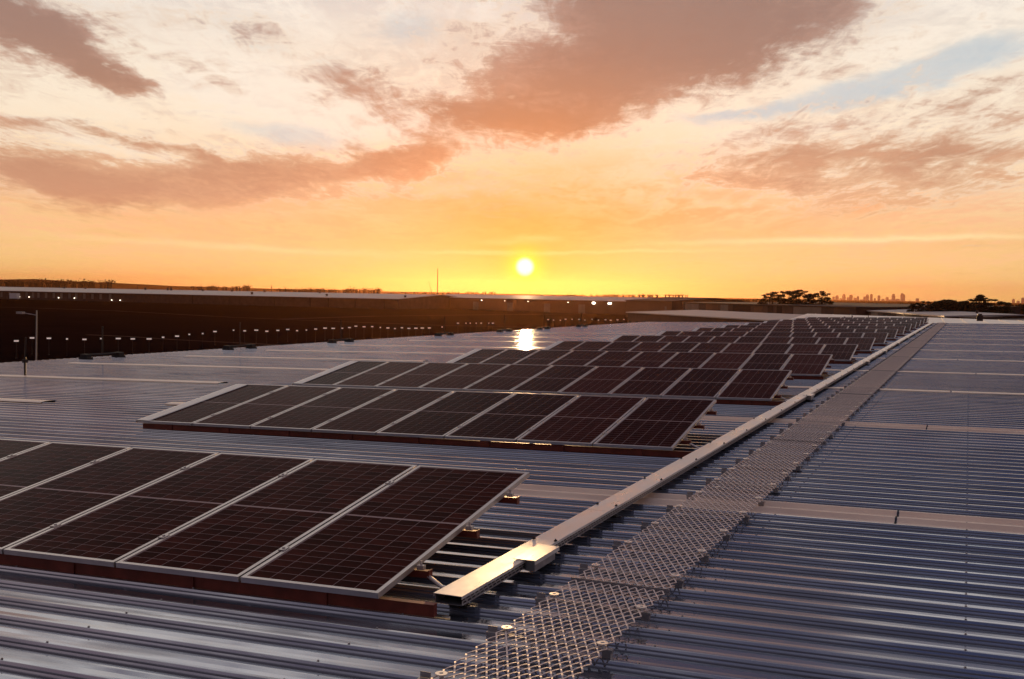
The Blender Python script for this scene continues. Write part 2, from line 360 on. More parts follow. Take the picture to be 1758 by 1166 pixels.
# skylight sheets lie over the steel, each its own part; joined where two lengths lap
sk_n = 0
for (k, n, x0, x1) in sky_bits:
    spans = [(x0, x1)]
    if x1 > 5: spans = [(x0, -.575 + (k % 3) * .05), (-.555 + (k % 3) * .05, x1)] if k < 60 else [(x0, -.3 + (k % 4) * .5), (-.27 + (k % 4) * .5, x1)]
    for (a, b) in spans:
        xa = sorted(set([a, b] + [x for x in xs if a < x < b])); s_ = MB(); sheet(s_, k, k + n, xa, .004)
        if x1 < 5 or k > rk(20):
            s_ = MB(); y0 = ysh + k * PIT + .20; cr_ = [(0, .022), (.02, .036), (.10, .046), (.20, .049), (.30, .046), (.38, .036), (.40, .022)] if x1 < 5 else [(0, .022), (.02, .036), (.15, .042), (.28, .036), (.30, .022)]
            m_ = len(xa); s_.add([(x, y0 + yy, zr(x) + zz) for (yy, zz) in cr_ for x in xa], [(i * m_ + j, i * m_ + j + 1, (i + 1) * m_ + j + 1, (i + 1) * m_ + j) for i in range(len(cr_) - 1) for j in range(m_ - 1)])
        s_.build('skylight', M_SKYL, roof)
    if x1 > 5 and k < 60:                                  # dark lap with its screws
        s_ = MB(); xl = spans[0][1] + .01
        sheet(s_, k, k + n, [xl - .006, xl + .006], .0085); s_.build('lap_seal', M_DARK, roof)
# screws on the rib tops
s_ = MB()
for k in range(rk(2.5), rk(26)):
    y = ysh + k * PIT + .2505
    for x in [-18.2 + 1.52 * i for i in range(20)]:
        z = zr(x) + .0305; s_.tube((x, y, z), (x, y, z + .003), .010, n=6); s_.tube((x, y, z + .003), (x, y, z + .009), .0055, n=6)
tag(s_.build('roof_screw', M_GALVD, roof), None, None, None, 'stuff')
# eave gutter, far flashing
s_ = MB(); s_.box(XE - .16, XE + .02, -4, YEND, zr(XE) - .14, zr(XE) - .01); s_.build('gutter', M_GALVD, roof)
s_ = MB()
for a, b in zip(xs[:-1], xs[1:]):
    s_.add([(a, YEND - .02, zr(a) - .2), (b, YEND - .02, zr(b) - .2), (b, YEND + .06, zr(b) - .2), (a, YEND + .06, zr(a) - .2), (a, YEND - .02, zr(a) + .045), (b, YEND - .02, zr(b) + .045), (b, YEND + .06, zr(b) + .045), (a, YEND + .06, zr(a) + .045)], [(0, 1, 5, 4), (4, 5, 6, 7), (2, 3, 7, 6)])
s_.build('edge_flashing', M_GALVD, roof)

# ------------------------------------------------------------------ solar panels
PW_, FR, FT = .982, .028, .035
fb = MB()
for (a, b, c, d) in ((-PW_ / 2, -PW_ / 2 + FR, 0, PL), (PW_ / 2 - FR, PW_ / 2, 0, PL), (-PW_ / 2 + FR, PW_ / 2 - FR, 0, FR), (-PW_ / 2 + FR, PW_ / 2 - FR, PL - FR, PL)):
    fb.box(a, b, c, d, 0, FT)
me_frame = fb.mesh('frame', M_ALU)
bb = MB(); bb.box(-PW_ / 2 + FR, PW_ / 2 - FR, FR, PL - FR, .006, FT - .006); me_back = bb.mesh('backsheet', M_BACK)
ix, iy = PW_ - 2 * FR - .016, PL - 2 * FR - .020
cw, ch = ix / 6, (iy - .022) / 24
cell_pos = []
for i in range(6):
    for j in range(24):
        cell_pos.append((-ix / 2 + cw * (i + .5), FR + .010 + ch * (j + .5) + (.022 if j >= 12 else 0)))
g_ = .0042
me_cell = MB().box(-cw / 2 + g_ / 2, cw / 2 - g_ / 2, -ch / 2 + g_ / 2, ch / 2 - g_ / 2, 0, .0004).mesh('cell', M_CELL)
cb = MB()
for (x, y) in cell_pos:
    cb.add([(x - cw / 2 + g_ / 2, y - ch / 2 + g_ / 2, FT - .0056), (x + cw / 2 - g_ / 2, y - ch / 2 + g_ / 2, FT - .0056), (x + cw / 2 - g_ / 2, y + ch / 2 - g_ / 2, FT - .0056), (x - cw / 2 + g_ / 2, y + ch / 2 - g_ / 2, FT - .0056)], [(0, 1, 2, 3)])
me_cells = cb.mesh('cells', M_CELL)
kb_ = MB(); kb_.box(-.024, .024, -.032, .032, FT + .001, FT + .008); kb_.tube((0, 0, FT + .008), (0, 0, FT + .016), .011, n=6); me_clamp = kb_.mesh('clamp', M_ALU)
ep = MB()                                                  # pale side flashing folded down at the far end of a row
pr = [(-PW_ / 2 - .012, FT - .03), (-PW_ / 2 - .008, FT + .006), (-PW_ / 2 + .05, FT + .012), (-PW_ / 2 + .215, FT + .010), (-PW_ / 2 + .225, FT + .002)]
for y0, y1 in ((-.01, PL * .5), (PL * .5, PL - .05), (PL - .05, PL + .01)):
    dz0, dz1 = (-.03 if y0 < 0 else 0), (-.02 if y1 > PL else 0)
    for (xa, za), (xb, zb) in zip(pr[:-1], pr[1:]):
        ep.add([(xa, y0, za + (0 if y0 < PL - .1 else 0)), (xb, y0, zb), (xb, y1, zb + dz1), (xa, y1, za + dz1)], [(0, 1, 2, 3)])
me_edge = ep.mesh('side_flashing', M_EDGE)

ORD = ['nearest', 'second', 'third', 'fourth', 'fifth', 'sixth', 'seventh', 'eighth', 'ninth', 'tenth', 'eleventh', 'twelfth', 'thirteenth', 'farthest']
NTH = ['at the right end', 'second from the right end', 'third from the right end', 'fourth from the right end', 'fifth from the right end', 'sixth from the right end', 'seventh from the right end', 'eighth from the right end', 'ninth from the right end', 'tenth from the right end']
NROW = 14
XOFF = {0: 0, 5: .06, 6: .05, 7: .05}
for r in range(NROW):
    yf = Y0 + r * DY
    n = 7 if r == 0 else (8 if r == 1 else 10)
    for k in range(n):
        x = XR - k - .5
        loc = (x, yf, zr(x) + HF)
        odd = (r == 5 and k == 0)
        rowname = ('nearest row' if r == 0 else 'farthest row' if r == 13 else ORD[r] + ' row back')
        where = NTH[k] if k < n - 1 or r == 0 else 'at the left end'
        look = 'dark solar panel' if r > 1 else ('large dark gridded solar panel' if r == 0 else 'dark gridded solar panel')
        if where == 'at the left end': look = 'dark solar panel with pale side flashing'
        p = empty('solar_panel', loc, f'{look} {where} of the {rowname}', 'solar panel', 'solar panels in tilted rows')
        p.rotation_euler = (TH, RY, 0)
        link('frame', me_frame, p); link('backsheet', me_back, p)
        if r == 0:
            for (cx_, cy_) in cell_pos: link('cell', me_cell, p, (cx_, cy_, FT - .0060))
        else:
            tag(link('cells', me_cells, p), None, None, None, 'stuff')
        if r < 6 and k < n - 1:
            for fy in (.2, .8): link('clamp', me_clamp, p, (-.5, PL * fy, 0))
        elif r < 6 and k == 0: pass
        if k == n - 1 and r > 0: link('side_flashing', me_edge, p)

# mounting rails under every row
for r in range(NROW):
    yf = Y0 + r * DY; n = 7 if r == 0 else (8 if r == 1 else 10)
    xl, xr = XR - n + .05, XR
    rowname = ('nearest row' if r == 0 else 'farthest row' if r == 13 else ORD[r] + ' row')
    t = empty('mounting_frame', (XR, yf, zr(XR)), f'red-brown rails and posts carrying the {rowname} of solar panels', 'mounting frame', 'mounting frames under the panel rows')
    t.rotation_euler = (0, RY, 0)
    L = -(n - .08)
    s = MB(); s.box(L, .34 if r < 3 else .05, .035, .075, .033, .098); s.box(L, .34 if r < 3 else .05, .030, .080, .0985, .106); s.build('front_rail', M_RAIL, t)
    for fy in (.2, .5, .8):
        y = PL * cos(TH) * fy; z = HF + PL * sin(TH) * fy
        s = MB(); s.box(L, .085, y - .022, y + .022, z - .052, z - .008); s.build('rail', M_RAIL, t)
        s = MB(); s.box(.087, .093, y - .026, y + .026, z - .058, z - .002); s.build('rail_cap', M_RAIL, t)
        if r < 4:
            s = MB(); s.box(.004, .05, y - .018, y + .018, z - .006, z + .022); s.tube((.027, y, z + .02), (.027, y, z + .05), .008, n=6); s.build('end_clamp', M_ALU, t)
    for i in range(2, n, 2):
        for fy in (.5, .8):
            s = MB(); y = PL * cos(TH) * fy; z = HF + PL * sin(TH) * fy
            s.box(-i - .30, -i - .26, y - .018, y + .018, .030, z - .054); s.box(-i - .34, -i - .22, y - .04, y + .04, .0305, .036); s.build('post', M_RAIL, t)
    for i in range(n):
        s = MB(); s.box(-i - .50, -i - .38, .024, .086, .031, .112); s.build('foot_bracket', M_RAIL, t)
    if r < 5:
        y = PL * cos(TH) * .2; s = MB(); s.tube((.06, y, HF + .04), (.20, y - .06, .105), .013, n=8); s.tube((.20, y - .06, .105), (.36, y - .10, .10), .013, n=8); s.build('cable_conduit', M_ALU, t)

# ------------------------------------------------------------------ cable tray
TW, TZ0, TZ1 = .174, .080, .138
z_t = zr(XT + TW / 2)
tray = empty('cable_tray', (XT, 5.69, z_t), 'long galvanised cable tray with a shiny flat lid beside the walkway', 'cable tray')
ty = lambda y: y - 5.69
YT1 = 96.5
s = MB(); s.box(.004, TW - .004, 0.0, ty(YT1), TZ0, TZ0 + .003); s.build('tray_base', M_GALVD, tray)
s = MB(); per = .062; npz = int(ty(YT1) / per)
zz = [TZ0, TZ0 + .010, TZ0 + .020, TZ0 + .030, TZ0 + .040, TZ1 - .003]
for i in range(npz):
    a, b, c = i * per, i * per + .018, (i + 1) * per
    for j in range(5):
        q = (j in (1, 3)); sh = .031 if j == 3 else 0
        if not q:
            s.add([(TW, a, zz[j]), (TW, c, zz[j]), (TW, c, zz[j + 1]), (TW, a, zz[j + 1])], [(0, 1, 2, 3)])
        else:
            lo, hi = (a, b) if j == 1 else (c - .018, c)
            s.add([(TW, lo, zz[j]), (TW, hi, zz[j]), (TW, hi, zz[j + 1]), (TW, lo, zz[j + 1])], [(0, 1, 2, 3)])
s.build('side_wall', M_GALVD, tray)
s = MB(); s.box(-.0, .003, 0.0, ty(YT1), TZ0, TZ1 - .003); s.build('side_wall', M_GALVD, tray)
s = MB(); s.box(TW - .022, TW - .018, .02, ty(YT1), TZ0 + .004, TZ1 - .006); s.box(.004, TW - .022, .12, .13, TZ0 + .004, TZ1 - .006); s.build('cavity_shade', M_BLACK, tray)  # flat dark sheets standing in for the shade inside the tray
lid_y = [5.675]
while lid_y[-1] < YT1: lid_y.append(lid_y[-1] + 2.8)
for i, (a, b) in enumerate(zip(lid_y[:-1], lid_y[1:])):
    b = min(b, YT1); s = MB(); dz = .0008 * (i % 2)
    s.box(-.006, TW + .006, ty(a) + .0015, ty(b) - .0015, TZ1 - .0005 + dz, TZ1 + .003 + dz)
    s.box(TW + .003, TW + .006, ty(a) + .0015, ty(b) - .0015, TZ1 - .016, TZ1 - .0007 + dz); s.box(-.006, -.003, ty(a) + .0015, ty(b) - .0015, TZ1 - .016, TZ1 - .0007 + dz)
    s.build('lid', M_GALV, tray)
y = 7.26
while y < 45:
    for x in (-.004, TW - .012):
        s = MB(); s.box(x, x + .016, ty(y) - .014, ty(y) + .014, TZ1 + .0045, TZ1 + .012); s.tube((x + .008, ty(y), TZ1 + .012), (x + .008, ty(y), TZ1 + .02), .005, n=6); s.build('lid_clip', M_DARK, tray)
    y += 1.455
for yb in (6.63, 20.3, 32.6, 39.7, 47.4, 54.6, 62, 69, 76.1, 83.4, 90):
    s = MB(); x0, x1 = .105, .262; a, b = ty(yb), ty(yb) + .46
    s.box(x0, x1, a, b, TZ1 + .008, TZ1 + .011); s.box(x1 - .004, x1, a, b, TZ1 - .018, TZ1 + .0075); s.box(x0, x0 + .004, a, b, TZ1 + .005, TZ1 + .0075)
    c_ = s.build('branch_cover', M_GALV, tray)
    s = MB(); s.box(TW + .008, x1 - .012, a + .03, b - .05, TZ0 - .012, TZ1 + .007); s.box(x0 + .006, TW + .0079, a + .012, a + .018, TZ1 + .005, TZ1 + .0072); s.build('branch_box', M_GALVD, c_)
y = 5.85
while y < 60:
    s = MB(); s.box(.03, TW - .05, ty(y) - .02, ty(y) + .02, .034, TZ0 - .001); s.box(.02, TW - .03, ty(y) - .035, ty(y) + .035, .033, .0339); s.build('foot', M_DARK, tray)
    y += 1.49

# ------------------------------------------------------------------ walkway of expanded mesh
wz = .094
walk = empty('walkway', (XW0, 4.0, zr(XM)), 'long expanded steel mesh walkway running up the roof to the far edge', 'walkway')
WW = XW1 - XW0; SEC = 7.55; NXD, NYD = 11, 60
dwx, dly = WW / NXD, (SEC - .05) / NYD
wm = MB(); tk = .0044; hz = .005
def strand(p, q, w0):
    p, q = Vector(p), Vector(q)
    if p.y > q.y: p, q = q, p
    d = (q - p); n_ = Vector((d.y, -d.x, 0)).normalized() * tk
    m_ = (p + q) / 2 + Vector((0, 0, .0022 + .0005 * w0))
    for a, b in ((p, m_), (m_, q)):
        wm.add([a - n_, a + n_, b + n_, b - n_, a - n_ * .6 - Vector((0, 0, hz)), a + n_ * .6 - Vector((0, 0, hz)), b + n_ * .6 - Vector((0, 0, hz)), b - n_ * .6 - Vector((0, 0, hz))],
               [(0, 1, 2, 3), (0, 4, 5, 1), (3, 2, 6, 7), (1, 5, 6, 2), (0, 3, 7, 4)])
for j in range(NYD):
    for i in range(NXD):
        x0, y0 = i * dwx, j * dly + .025
        xm_, ym_ = x0 + dwx / 2, y0 + dly / 2; x1, y1 = x0 + dwx, y0 + dly
        strand((x0, ym_, 0), (xm_, y0, .003), 1); strand((xm_, y0, .003), (x1, ym_, 0), -1)
        strand((x0, ym_, 0), (xm_, y1, .003), -1); strand((xm_, y1, .003), (x1, ym_, 0), 1)
me_wm = wm.mesh('mesh_panel', M_MESH)
sections = []
ys_ = 6.45 - SEC
while ys_ < YEND - SEC + 5:
    sections.append(ys_); ys_ += SEC
for y in sections:
    link('mesh_panel', me_wm, walk, (0, y - 4.0, wz))
    s = MB(); s.box(-.012, WW + .012, y - 4.0 - .022, y - 4.0 + .022, wz - .024, wz - .014); s.box(-.012, WW + .012, y - 4.0 - .004, y - 4.0 + .004, wz - .0135, wz + .010); s.build('cross_bar', M_GALVD, walk)
me_sup = MB(); me_sup.box(-.075, WW + .018, -.020, .020, wz - .030, wz - .0145); me_sup.box(-.070, -.010, -.020, .020, .031, wz - .0305); me_sup.box(WW - .035, WW + .012, -.020, .020, .031, wz - .0305)
me_sup.box(-.075, -.02, .012, .016, wz - .0140, wz + .012)
me_sup = me_sup.mesh('support_bracket', M_GALVD)
wa = MB()
nn = 14
ring = [(.030, .0125), (.030, .018), (.011, .018), (.011, .012)]
vs = [(r_ * cos(2 * pi * i / nn), r_ * sin(2 * pi * i / nn), z_) for (r_, z_) in ring for i in range(nn)]
wa.add(vs, [(a * nn + i, a * nn + (i + 1) % nn, (a + 1) * nn + (i + 1) % nn, (a + 1) * nn + i) for a in range(3) for i in range(nn)])
wa.tube((0, 0, -.02), (0, 0, .013), .0105, n=8)
me_wash = wa.mesh('washer', M_GALV)
y = 3.75 + .015
i = 0
while y < YEND - 1:
    yy = y + random.uniform(-.03, .03)
    link('support_bracket', me_sup, walk, (0, yy - 4.0, 0))
    if y < 40:
        link('washer', me_wash, walk, (.035, yy - 4.0 + .015, wz)); link('washer', me_wash, walk, (WW - .035, yy - 4.0 - .01, wz))
    y += .755

# ------------------------------------------------------------------ roof edge posts
M_POST = mat('dark_post_steel', (.03, .02, .02), .5, .3, .4, .2, 9)
post0 = None
posts = [(28.0, 'partly cut off at the left edge'), (35.4, 'second from the left'), (42.9, 'third from the left'), (53.6, 'just left of the sun glint'), (62.0, 'just right of the sun glint'), (68.7, 'sixth from the left'), (76.6, 'farthest along the edge')]
for (y, w) in posts:
    lab = f'dark weighted post standing at the left roof edge, {w}'
    if post0 is None:
        t = empty('edge_post', (0, 0, 0), lab, 'post', 'weighted posts along the roof edge'); post0 = t
        s = MB(); s.tube((0, 0, .20), (0, 0, 1.05), .022, n=8); s.tube((0, 0, 1.05), (0, 0, 1.09), .03, n=8); s.build('upright', M_POST, t)
        s = MB(); s.tube((0, -.74, .17), (0, .74, .17), .028, n=8); s.build('base_bar', M_POST, t)
        for e in (-.74, .74):
            s = MB(); s.box(-.17, .17, e - .14, e + .14, .032, .10); s.box(-.14, .14, e - .11, e + .11, .101, .20); s.build('weight', M_DARK, t)
    else: t = copy_tree(post0)
    t.location = (-26.6, y, zr(-26.6)); t['label'] = lab

# ------------------------------------------------------------------ ground and fields
GZ = -8.0
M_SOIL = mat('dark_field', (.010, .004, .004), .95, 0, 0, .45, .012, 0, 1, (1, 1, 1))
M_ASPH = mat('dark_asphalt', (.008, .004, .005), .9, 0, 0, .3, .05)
M_TRACK = mat('pale_gravel_track', (.09, .06, .05), .9, 0, 0, .3, .1)
def sheet_quad(name, pts, m, z):
    s = MB(); s.add([(p[0], p[1], z) for p in pts], [tuple(range(len(pts)))]); return s.build(name, m)
S = 15600
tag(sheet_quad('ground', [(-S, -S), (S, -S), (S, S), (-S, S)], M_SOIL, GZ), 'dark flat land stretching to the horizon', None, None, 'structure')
def gp(px, py, z=GZ):
    d = ray(px, py); t = (z - EYE) / d.z; return Vector((d.x * t, d.y * t, z))
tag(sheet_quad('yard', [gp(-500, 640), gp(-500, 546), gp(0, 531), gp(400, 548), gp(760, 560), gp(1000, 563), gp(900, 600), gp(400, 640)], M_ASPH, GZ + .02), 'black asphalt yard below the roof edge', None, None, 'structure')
def path(name, pts, w, m, z, label):
    P_ = [gp(*p) for p in pts]; s = MB(); vs = []
    for i, p in enumerate(P_):
        d = (P_[min(i + 1, len(P_) - 1)] - P_[max(i - 1, 0)]).normalized(); n = Vector((-d.y, d.x, 0)) * w / 2
        vs += [(p.x - n.x, p.y - n.y, z), (p.x + n.x, p.y + n.y, z)]
    s.add(vs, [(2 * i, 2 * i + 1, 2 * i + 3, 2 * i + 2) for i in range(len(P_) - 1)])
    return tag(s.build(name, m), label, None, None, 'structure')
path('kerb_line', [(-60, 526), (60, 529), (200, 534), (400, 545), (600, 553), (760, 559), (900, 562)], 2.0, M_TRACK, GZ + .03, 'pale edge line between the dark yard and the field')
path('road', [(150, 575), (220, 578), (300, 583.5), (400, 588.5), (480, 592.5)], 1.6, M_TRACK, GZ + .03, 'pale access road across the dark yard')
path('road', [(480, 548), (640, 543), (800, 541), (1000, 539), (1080, 538)], 3.0, M_TRACK, GZ + .01, 'faint track across the field below the sun')

# ------------------------------------------------------------------ far part of the roof beyond our edge
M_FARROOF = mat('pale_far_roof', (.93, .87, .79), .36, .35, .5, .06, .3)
a_, b_ = at(1329, 556.5, 99.5), at(1386, 538.5, 124)
c_, d_ = at(1950, 556, 124 * .93), at(1950, 575, 99.5)
far = empty('far_roof_section', (a_.x, a_.y, a_.z), 'pale shining roof section beyond the far edge of the ribbed roof', 'roof section')
inv = lambda p: p - a_
s = MB(); A, B = inv(a_), inv(b_); dirv = Vector((1, -AL * 0, 0))
Cc = B + (inv(at(1758, 550.5, 124)) - B) * 2.2; Dd = A + Vector((50, -1.0, .30))
up_ = Vector((0, 0, -.4))
s.add([A, Dd, Cc, B, A + up_, Dd + up_, Cc + up_, B + up_], [(0, 1, 2, 3), (7, 6, 5, 4), (0, 4, 5, 1), (1, 5, 6, 2), (2, 6, 7, 3), (3, 7, 4, 0)])
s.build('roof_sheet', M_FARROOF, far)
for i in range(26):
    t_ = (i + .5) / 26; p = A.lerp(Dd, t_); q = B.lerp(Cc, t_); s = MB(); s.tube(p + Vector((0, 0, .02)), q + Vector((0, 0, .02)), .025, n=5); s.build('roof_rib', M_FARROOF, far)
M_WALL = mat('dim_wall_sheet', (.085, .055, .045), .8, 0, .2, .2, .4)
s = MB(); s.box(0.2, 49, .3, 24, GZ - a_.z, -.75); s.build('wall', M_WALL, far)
for i, (px, py) in enumerate(((1330, 555), (1345, 554), (1360, 553), (1372, 552.5), (1390, 550), (1417, 549), (1428, 547.5), (1441, 546.5), (1450, 545), (1463, 543))):
    p = at(px, py, 104 + i * 1.2); t = empty('roof_vent', (p.x, p.y, p.z - .12), 'tiny dark vent standing on the pale far roof section', 'vent', 'vents on the pale far roof section')
    s = MB(); s.tube((0, 0, -.1), (0, 0, .13), .05, n=8); s.build('stack', M_POST, t); s = MB(); s.tube((0, 0, .131), (0, 0, .19), .10, .05, n=8); s.build('cowl', M_POST, t)
p = at(1682, 549.5, 112); t = empty('rooftop_unit', (p.x, p.y, p.z), 'dark boxy air unit on the pale far roof at right', 'air unit')
s = MB(); s.box(-.28, .28, -.3, .3, -.1, .45); s.build('casing', M_POST, t); s = MB(); s.tube((0, 0, .451), (0, 0, .58), .2, n=12); s.build('fan_shroud', M_POST, t)
p = at(1491, 547, 110); t = empty('pole', (p.x, p.y, p.z), 'thin dark pole on the pale far roof section', 'pole'); s = MB(); s.tube((0, 0, -.2), (0, 0, .42), .025, n=6); s.build('shaft', M_POST, t); s = MB(); s.box(-.06, .06, -.06, .06, -.25, -.1); s.build('base', M_POST, t)

# our own building below the roof
wh = empty('warehouse', (XE, YEND / 2, GZ), 'sheet metal wall of the warehouse under the ribbed roof', 'warehouse')
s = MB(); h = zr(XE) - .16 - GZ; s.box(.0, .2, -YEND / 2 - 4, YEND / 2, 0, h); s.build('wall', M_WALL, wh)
for i in range(12):
    y = -YEND / 2 + 4 + i * 8; s = MB(); s.box(-.06, -.002, y - .05, y + .05, 0, h); s.build('downpipe', M_GALVD, wh)

# ------------------------------------------------------------------ distant buildings
M_FROOF = mat('far_pale_roof', (.46, .41, .39), .5, .3, .4, .1, .02)
M_DOOR = mat('far_roller_door', (.20, .16, .13), .7, 0, .3, .15, .3)
M_DOORD = mat('far_dark_door', (.02, .015, .015), .8, 0, .2, .15, .3)
M_LAMP = emis('lit_floodlight', (1.0, .92, .72), 14)
M_LAMPW = emis('lit_window_lamp', (1.0, .85, .65), 5)
M_WARM = mat('ochre_wall_sheet', (.16, .085, .05), .8, 0, .2, .2, .1)

def gable(name, P0, P1, depth, ze, zridge, label, wall, roofm, overhang=.6, zb=GZ, mono=False):
    """long shed; P0-P1 the near eave line (ground points), depth away from the camera"""
    P0, P1 = Vector((P0.x, P0.y, 0)), Vector((P1.x, P1.y, 0)); ux = (P1 - P0).normalized(); L = (P1 - P0).length
    uy = Vector((-ux.y, ux.x, 0))
    if uy.dot(P0 + P1) < 0: uy = -uy
    t = empty(name, (P0.x, P0.y, zb), label, 'building'); Q = lambda a, b, z: ux * a + uy * b + Vector((0, 0, z - zb))
    hd = depth if mono else depth / 2
    s = MB()
    pts = [Q(0, 0, zb), Q(L, 0, zb), Q(L, depth, zb), Q(0, depth, zb), Q(0, 0, ze - .3), Q(L, 0, ze - .3), Q(L, depth, (zridge if mono else ze) - .3), Q(0, depth, (zridge if mono else ze) - .3)]
    s.add(pts, [(0, 1, 5, 4), (2, 3, 7, 6)])
    if mono: s.add(pts, [(1, 2, 6, 5), (3, 0, 4, 7)])
    else:
        s.add([Q(L, 0, zb), Q(L, depth, zb), Q(L, depth, ze - .3), Q(L, hd, zridge - .3), Q(L, 0, ze - .3)], [(0, 1, 2, 3, 4)])
        s.add([Q(0, 0, zb), Q(0, depth, zb), Q(0, depth, ze - .3), Q(0, hd, zridge - .3), Q(0, 0, ze - .3)], [(4, 3, 2, 1, 0)])
    s.build('wall', wall, t)
    s = MB(); o = overhang
    for (b0, z0, b1, z1) in ([(-o, ze, depth + o, zridge)] if mono else [(-o, ze, hd, zridge), (hd, zridge, depth + o, ze)]):
        v = [Q(-o, b0, z0), Q(L + o, b0, z0), Q(L + o, b1, z1), Q(-o, b1, z1)]; v += [p - Vector((0, 0, .28)) for p in v]
        s.add(v, [(0, 1, 2, 3), (7, 6, 5, 4), (0, 4, 5, 1), (1, 5, 6, 2), (2, 6, 7, 3), (3, 7, 4, 0)])
    s.build('roof', roofm, t)
    return t, Q, L
def opening(t, Q, a0, a1, z0, z1, m, name='door'):
    s = MB(); v = [Q(a0, -.06, z0), Q(a1, -.06, z0), Q(a1, -.06, z1), Q(a0, -.06, z1)]; w = [Q(a0, .02, z0), Q(a1, .02, z0), Q(a1, .02, z1), Q(a0, .02, z1)]
    s.add(v + w, [(0, 1, 2, 3), (0, 4, 5, 1), (1, 5, 6, 2), (2, 6, 7, 3), (3, 7, 4, 0)]); s.build(name, m, t)

# far left distribution shed
P0, P1 = at(-160, 491, 960), at(683, 513, 620)
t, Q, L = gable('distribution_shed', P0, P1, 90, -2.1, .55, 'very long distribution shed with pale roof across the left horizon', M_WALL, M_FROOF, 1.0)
x_of = lambda px: next((a for a in [L * i / 400 for i in range(401)] if _px(t.location + Q(a, 0, -4)) >= px), L)
def _px(p):
    d = Vector(p) - Vector((0, 0, EYE)); return PW / 2 + F * d.dot(rt) / d.dot(fw)
for px in (2, 16, 44, 56, 66, 78, 92, 104, 118, 131, 144, 157, 171, 188):
    a = x_of(px); opening(t, Q, a - 1.2, a + 1.2, -6.6, -2.9, M_DOOR, 'dock_door')
for px in (330, 392, 470, 532, 563, 610, 660):
    a = x_of(px); s = MB(); v = Q(a, 0, 0); s.tube(Q(a, -.2, GZ), Q(a, -.2, -2.5), .22, n=6); s.build('downpipe', M_DOORD, t)
for px in (33, 51, 101, 129, 193, 207):
    a = x_of(px); s = MB(); s.box(-.32, .32, -.2, .2, -.22, .22, Matrix.Translation(Q(a, -.7, -6.2 if px < 150 else -6.9))); s.build('dock_lamp', M_LAMPW, t)
for (px, hh, k) in ((29, 1.2, 0), (65, .9, 0), (95, 3.8, 1), (148, 2.2, 1), (169, 1.6, 0), (209, 1.5, 0), (214, 1.8, 0), (260, 4.0, 1), (271, 1.4, 0), (322, 1.3, 0), (379, 1.2, 0), (383, 4.8, 1), (405, 1.6, 0), (476, 1.4, 0), (533, 1.2, 0), (671, 1.2, 0)):
    a = x_of(px); b = 40 if k == 0 else 44; zb_ = -2.1 + 2.65 * b / 45
    if px in (405, 533, 671): b = 14; zb_ = -1.3
    pq = t.location + Q(a, b, zb_)
    if k: 
        e = empty('roof_mast', pq, 'thin dark mast on the roof of the long far left shed', 'mast', 'masts on the far left shed'); s = MB(); s.tube((0, 0, -.2), (0, 0, hh), .18, .1, n=5); s.build('shaft', M_POST, e); s = MB(); s.box(-.5, .5, -.2, .2, hh * .6, hh * .7); s.build('bracket', M_POST, e)
    else:
        e = empty('roof_vent', pq, 'dark vent ' + ('low on the slope' if b == 14 else 'on the ridge') + ' of the far left shed, ' + ('at its left end' if px < 160 else 'left of the masts' if px < 240 else 'amid the masts' if px < 380 else 'right of the masts' if px < 500 else 'at its right end'), 'vent', 'vents on the far left shed'); s = MB(); s.tube((0, 0, -.2), (0, 0, hh * .7), .7, .7, n=8); s.build('stack', M_POST, e); s = MB(); s.tube((0, 0, hh * .7 + .01), (0, 0, hh), 1.1, .6, n=8); s.build('cowl', M_POST, e)
# white truck at the docks
p = gp(25, 514, GZ + .0); dd = 800; p = at(25, 516, dd); e = empty('parked_truck', (p.x, p.y, GZ), 'white box truck parked at the far left loading docks', 'truck')
s = MB(); s.box(-3.3, 3.3, -1.3, 1.3, 1.0, 4.6); s.build('cargo_box', mat('white_truck_paint', (.75, .73, .70), .5), e); s = MB(); s.box(-4.9, -3.4, -1.2, 1.2, .9, 3.2); s.build('cab', M_WALL, e)
for x in (-4.2, -1, 2.2):
    s = MB(); s.tube((x, -1.32, .5), (x, 1.32, .5), .5, n=10); s.build('wheel', M_DARK, e)
# orange lit sheds under the sun
t, Q, L = gable('long_shed', at(700, 509.5, 700), at(1085, 514.5, 560), 80, -.9, 1.0, 'long low shed glowing orange directly under the sun', M_WARM, M_FROOF, .8)
for a in (.18, .34, .5, .66, .8): opening(t, Q, L * a, L * a + 5, GZ, -3.2, M_DOOR, 'roller_door')
for px, sz in ((1020, 1.0), (1048, 1.0), (828, .45), (868, .3), (908, .35), (976, .4)):
    a = L * (px - 700) / 385; a = next((L * i / 300 for i in range(301) if _px(t.location + Q(L * i / 300, 0, -2)) >= px), a)
    pq = t.location + Q(a, -.9, -2.3); e = empty('floodlight', pq, 'bright white floodlight on the orange shed wall' if sz == 1.0 else 'small dim lamp on the orange shed wall', 'floodlight', 'big floodlights on the orange shed' if sz == 1 else 'small lamps on the orange shed')
    s = MB(); s.box(-.75 * sz, .75 * sz, -.2, .1, -.45 * sz, .45 * sz); s.build('lamp_face', M_LAMP if sz == 1 else M_LAMPW, e); s = MB(); s.box(-.8 * sz, .8 * sz, .11, .6, -.5 * sz, .5 * sz); s.build('housing', M_POST, e)
t, Q, L = gable('gabled_shed', at(1075, 513.5, 500), at(1153, 516, 470), 46, -.1, 1.6, 'ochre walled shed with shallow curved roof left of the pale canopy', M_WARM, M_WALL, .4)
opening(t, Q, L * .86, L * .9, -4, -2.4, M_DOOR, 'door')
